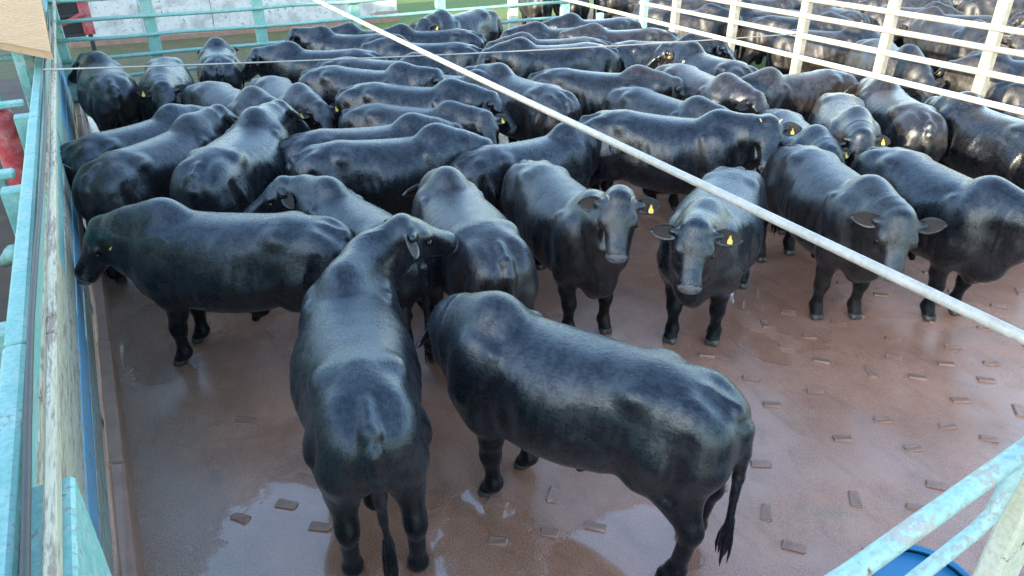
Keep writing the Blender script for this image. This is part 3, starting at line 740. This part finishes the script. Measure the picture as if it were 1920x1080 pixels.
# x, y, heading (compass), scale, neck yaw/pitch, head yaw/pitch down, tagged ears, voxel, coat, bend, tail sway, label
HERD = [
 (0.98, 3.90, 12, 1.0, -66, 36, -70, 28, (1,), .0125, 0, -.10, -.02, 'foreground bull seen from behind, head turned right over its shoulder'),
 (2.14, 3.04, -29, 1.0, -34, -8, -20, 50, (), .0125, 0, 0, .06, 'nearest bull in right side view, head hidden, tail hanging at right'),
 (0.66, 5.98, -55, 1.0, 8, 8, 40, 55, (1,), .0125, 0, 0, 0, 'bull standing side on with its face against the left plank fence'),
 (1.69, 5.84, -12, .94, 42, 26, 62, 35, (), .014, 0, .05, 0, 'bull behind the foreground pair looking back to the left'),
 (2.45, 5.29, 7, 1.0, -10, 0, -10, 50, (), .014, 1, 0, 0, 'narrow bull seen from behind between foreground bull and center bull'),
 (3.50, 5.46, -174, .97, 6, 58, -30, 56, (1,), .0125, 1, 0, 0, 'bull facing the camera at center with spread ears and one yellow tag'),
 (4.67, 4.62, -125, .97, 8, 34, 12, 56, (1,), .0125, 0, 0, 0, 'bull facing the camera under the long white pipe, tagged ear drooping'),
 (5.98, 4.49, 201, 1.0, -8, 18, -26, 60, (), .014, 1, 0, 0, 'bull with lowered untagged head right of the pipe, facing the camera'),
 (6.82, 3.98, 193, 1.0, 40, 16, 45, 48, (), .014, 0, 0, 0, 'bull cut off by the right picture edge'),
 (5.50, 6.50, 137, 1.04, -8, 30, -78, 50, (-1, 1), .014, 0, 0, 0, 'broadside bull behind the pipe, face turned to the camera'),
 (3.85, 6.80, 85, .94, 10, 7, 5, 50, (), .016, 0, 0, 0, 'bull half hidden behind the center bull, rump toward the left'),
 (2.42, 7.40, 102, .99, -12, 6, -20, 60, (), .014, 0, 0, 0, 'broadside bull facing right, first row behind the narrow bull'),
 (2.41, 8.05, 99, .96, 0, 8, -6, 55, (-1,), .016, 0, 0, 0, 'broadside bull facing right, second row behind the narrow bull'),
 (3.24, 8.74, 130, .94, -20, 20, -55, 52, (1,), .016, 1, 0, 0, 'bull in third row with pale dusty face below the long pipe'),
 (3.48, 9.36, 129, 1.02, 5, 12, 0, 50, (), .018, 0, 0, 0, 'bull in fourth row whose back ends under the long pipe'),
 (3.26, 10.55, 133, 1.03, 5, 24, 10, 52, (), .016, 0, 0, 0, 'bull with raised head and clear hump left of the long pipe'),
 (1.02, 8.02, 34, 1.05, -14, 28, -22, 40, (), .014, 0, 0, 0, 'bull seen from behind left of center, hump high, looking away right'),
 (.27, 8.51, 47, 1.0, -5, 32, -14, 36, (), .014, 1, 0, 0, 'dark bull with big hump angled away beside the left fence'),
 (.11, 9.45, 58, .95, -8, 12, -8, 50, (), .018, 0, 0, 0, 'bull with pale back mostly hidden behind the big humped bull'),
 (1.39, 10.43, 160, 1.0, 10, 12, 20, 55, (1,), .018, 1, 0, 0, 'bull walking to the camera behind the two humped bulls'),
 (2.16, 10.68, 172, .95, 8, 12, 5, 55, (1, -1), .018, 1, 0, 0, 'bull with round pale rump facing the camera, two tags'),
 (.79, 12.43, 188, 1.0, 5, 16, -5, 58, (1, -1), .018, 0, 0, 0, 'bull facing the camera near the far left corner, two ear tags'),
 (0.0, 12.7, -4, 1.0, 25, 20, 45, 40, (), .018, 1, 0, 0, 'bull seen from behind in the far left corner by the fence'),
 (1.75, 13.6, 8, .95, 0, 8, 0, 45, (), .02, 0, 0, 0, 'bull seen from behind at the far fence, left of the second post'),
 (3.27, 12.38, -58, 1.0, 0, 18, 12, 50, (-1,), .02, 0, 0, 0, 'bull facing left before the far fence, tag near its ear'),
 (4.10, 13.55, -51, 1.0, 5, 28, 8, 45, (), .02, 2, 0, 0, 'bull facing left with head raised against the white wall'),
 (4.82, 14.2, -60, .95, -4, 12, 0, 50, (), .02, 2, 0, 0, 'bull whose back alone shows at the far fence under the pipe'),
 (6.74, 14.5, -112, 1.05, 8, 20, 20, 42, (1,), .02, 2, 0, 0, 'farthest bull standing against the green grass with rump toward the right'),
 (4.99, 12.12, -55, 1.0, 5, 12, 10, 50, (), .02, 0, 0, 0, 'bull with smooth sloping back right of the long pipe near the far end'),
 (3.73, 11.27, 128, 1.0, 0, 12, 0, 50, (), .02, 0, 0, 0, 'bull behind the raised head bull, only its long back showing'),
 (5.1, 9.0, -8, 1.0, 38, 18, 60, 45, (1,), .016, 1, 0, 0, 'bull facing away right of the long pipe, head turned left with tag'),
 (6.65, 10.64, -67, 1.05, 6, 10, 8, 50, (), .018, 2, 0, 0, 'big broadside bull facing left in the middle of the far crowd'),
 (7.12, 11.42, -68, 1.0, 0, 12, 0, 50, (), .02, 1, 0, 0, 'bull close behind the big broadside bull of the far crowd'),
 (7.9, 12.3, -70, 1.0, 0, 14, 5, 50, (), .02, 2, 0, 0, 'bull in the far crowd one row before the corner bull'),
 (8.73, 11.6, -66, 1.0, 0, 14, 0, 50, (-1,), .02, 1, 0, 0, 'bull in the far crowd next to the end of the cream fence'),
 (9.0, 12.85, -70, 1.0, 0, 12, 0, 50, (), .02, 2, 0, 0, 'last bull at the far right corner before the grass'),
 (6.23, 8.97, 133, 1.0, 8, 12, 5, 50, (), .016, 1, 0, 0, 'bull with flat lit back behind the dusty hump, right of center'),
 (6.28, 7.49, 172, .98, 20, 16, 25, 45, (), .016, 1, 0, 0, 'bull with dusty rump coming forward behind the turned face bull'),
 (8.5, 10.4, 110, 1.0, -10, 18, -20, 45, (), .018, 0, 0, 0, 'rounded bull under the right pipe with its head to the right'),
 (7.54, 8.22, 186, 1.0, 14, 14, 20, 52, (1,), .016, 1, 0, 0, 'bull with warm sunlit rump below the right pipe, facing forward'),
 (8.5, 8.95, 4, 1.0, 45, 22, 75, 40, (1,), .016, 0, 0, 0, 'bull facing away beside the cream fence, tagged head turned left'),
 (8.9, 7.55, -80, .98, 4, 12, 10, 55, (1,), .016, 1, 0, 0, 'bull facing left with sunlit flank in front of the cream fence'),
 (7.22, 6.08, 205, .9, -4, 20, 15, 56, (-1, 1), .016, 0, 0, 0, 'smaller bull whose head shows right of the turned face bull'),
 (8.05, 6.05, 222, .98, 0, 16, 8, 60, (1,), .016, 2, 0, 0, 'dark faced bull with yellow tag left of the sunlit rump'),
 (9.0, 6.0, 32, .98, 0, 12, 0, 50, (), .016, 1, 0, 0, 'bull seen from behind with warm sun on its rounded rump'),
 (9.28, 4.85, 16, .98, 0, 8, 0, 50, (), .016, 2, 0, 0, 'shadowed bull seen from behind against the cream fence at right'),
 (4.3, 10.1, 140, .96, 4, 8, 0, 50, (), .02, 1, 0, 0, 'bull squeezed under the long pipe between two rows, back only'),
 (5.6, 13.4, -65, .98, 0, 6, 0, 50, (), .02, 2, 0, 0, 'bull between the farthest bull and the smooth backed bull'),
]
for i, (x, y, h, sc, ny, npi, hy, hpi, tg, vox, coat, bend, tl, lab) in enumerate(HERD):
    rs = random.Random(100 + i)
    mt = make_bull(vox, ny, npi, hy, hpi, i, reach=1.38 if i == 0 else 1.0, hump=rs.uniform(.80, 1.08), bulk=rs.uniform(.94, 1.05), coat=coat, bend=bend, tail=tl or rs.uniform(-.05, .05), scurs=(i in (5, 9)))
    put_bull(mt, x, y, h, sc, lab, tg, G, rs.uniform(.97, 1.03), rs.uniform(.97, 1.03))
# the neighbouring pen beyond the cream fence
VAR = [make_bull(.024, ny, npi, hy, hpi, 70 + k, hump=.9 + .07 * k, coat=3) for k, (ny, npi, hy, hpi) in enumerate(((0, 4, 0, 48), (30, 10, 50, 45), (-30, 6, -55, 50), (10, -8, 0, 55)))]
rb = random.Random(21); spots = []
tries = 0
while len(spots) < 46 and tries < 6000:
    tries += 1
    x, y = rb.uniform(10.6, 20), rb.uniform(3.2, 19)
    h = rb.choice((-70, 110, 20, 200, -50, 130, 90)) + rb.uniform(-20, 20)
    d = np.array((math.sin(R(h)), math.cos(R(h)))); s = np.array((x, y)) + np.outer(np.linspace(-.75, 1.0, 8), d)
    if s[:, 0].min() < 10.25: continue
    if any(np.sqrt(((s[:, None] - q[None]) ** 2).sum(-1)).min() < .66 for q in spots): continue
    spots.append(s)
    put_bull(VAR[rb.randrange(4)], x, y, h, rb.uniform(.92, 1.05), 'dark bull crowded in the neighbouring pen beyond the cream rail fence', ((1,) if rb.random() < .4 else ()), 'bulls in the neighbouring pen')
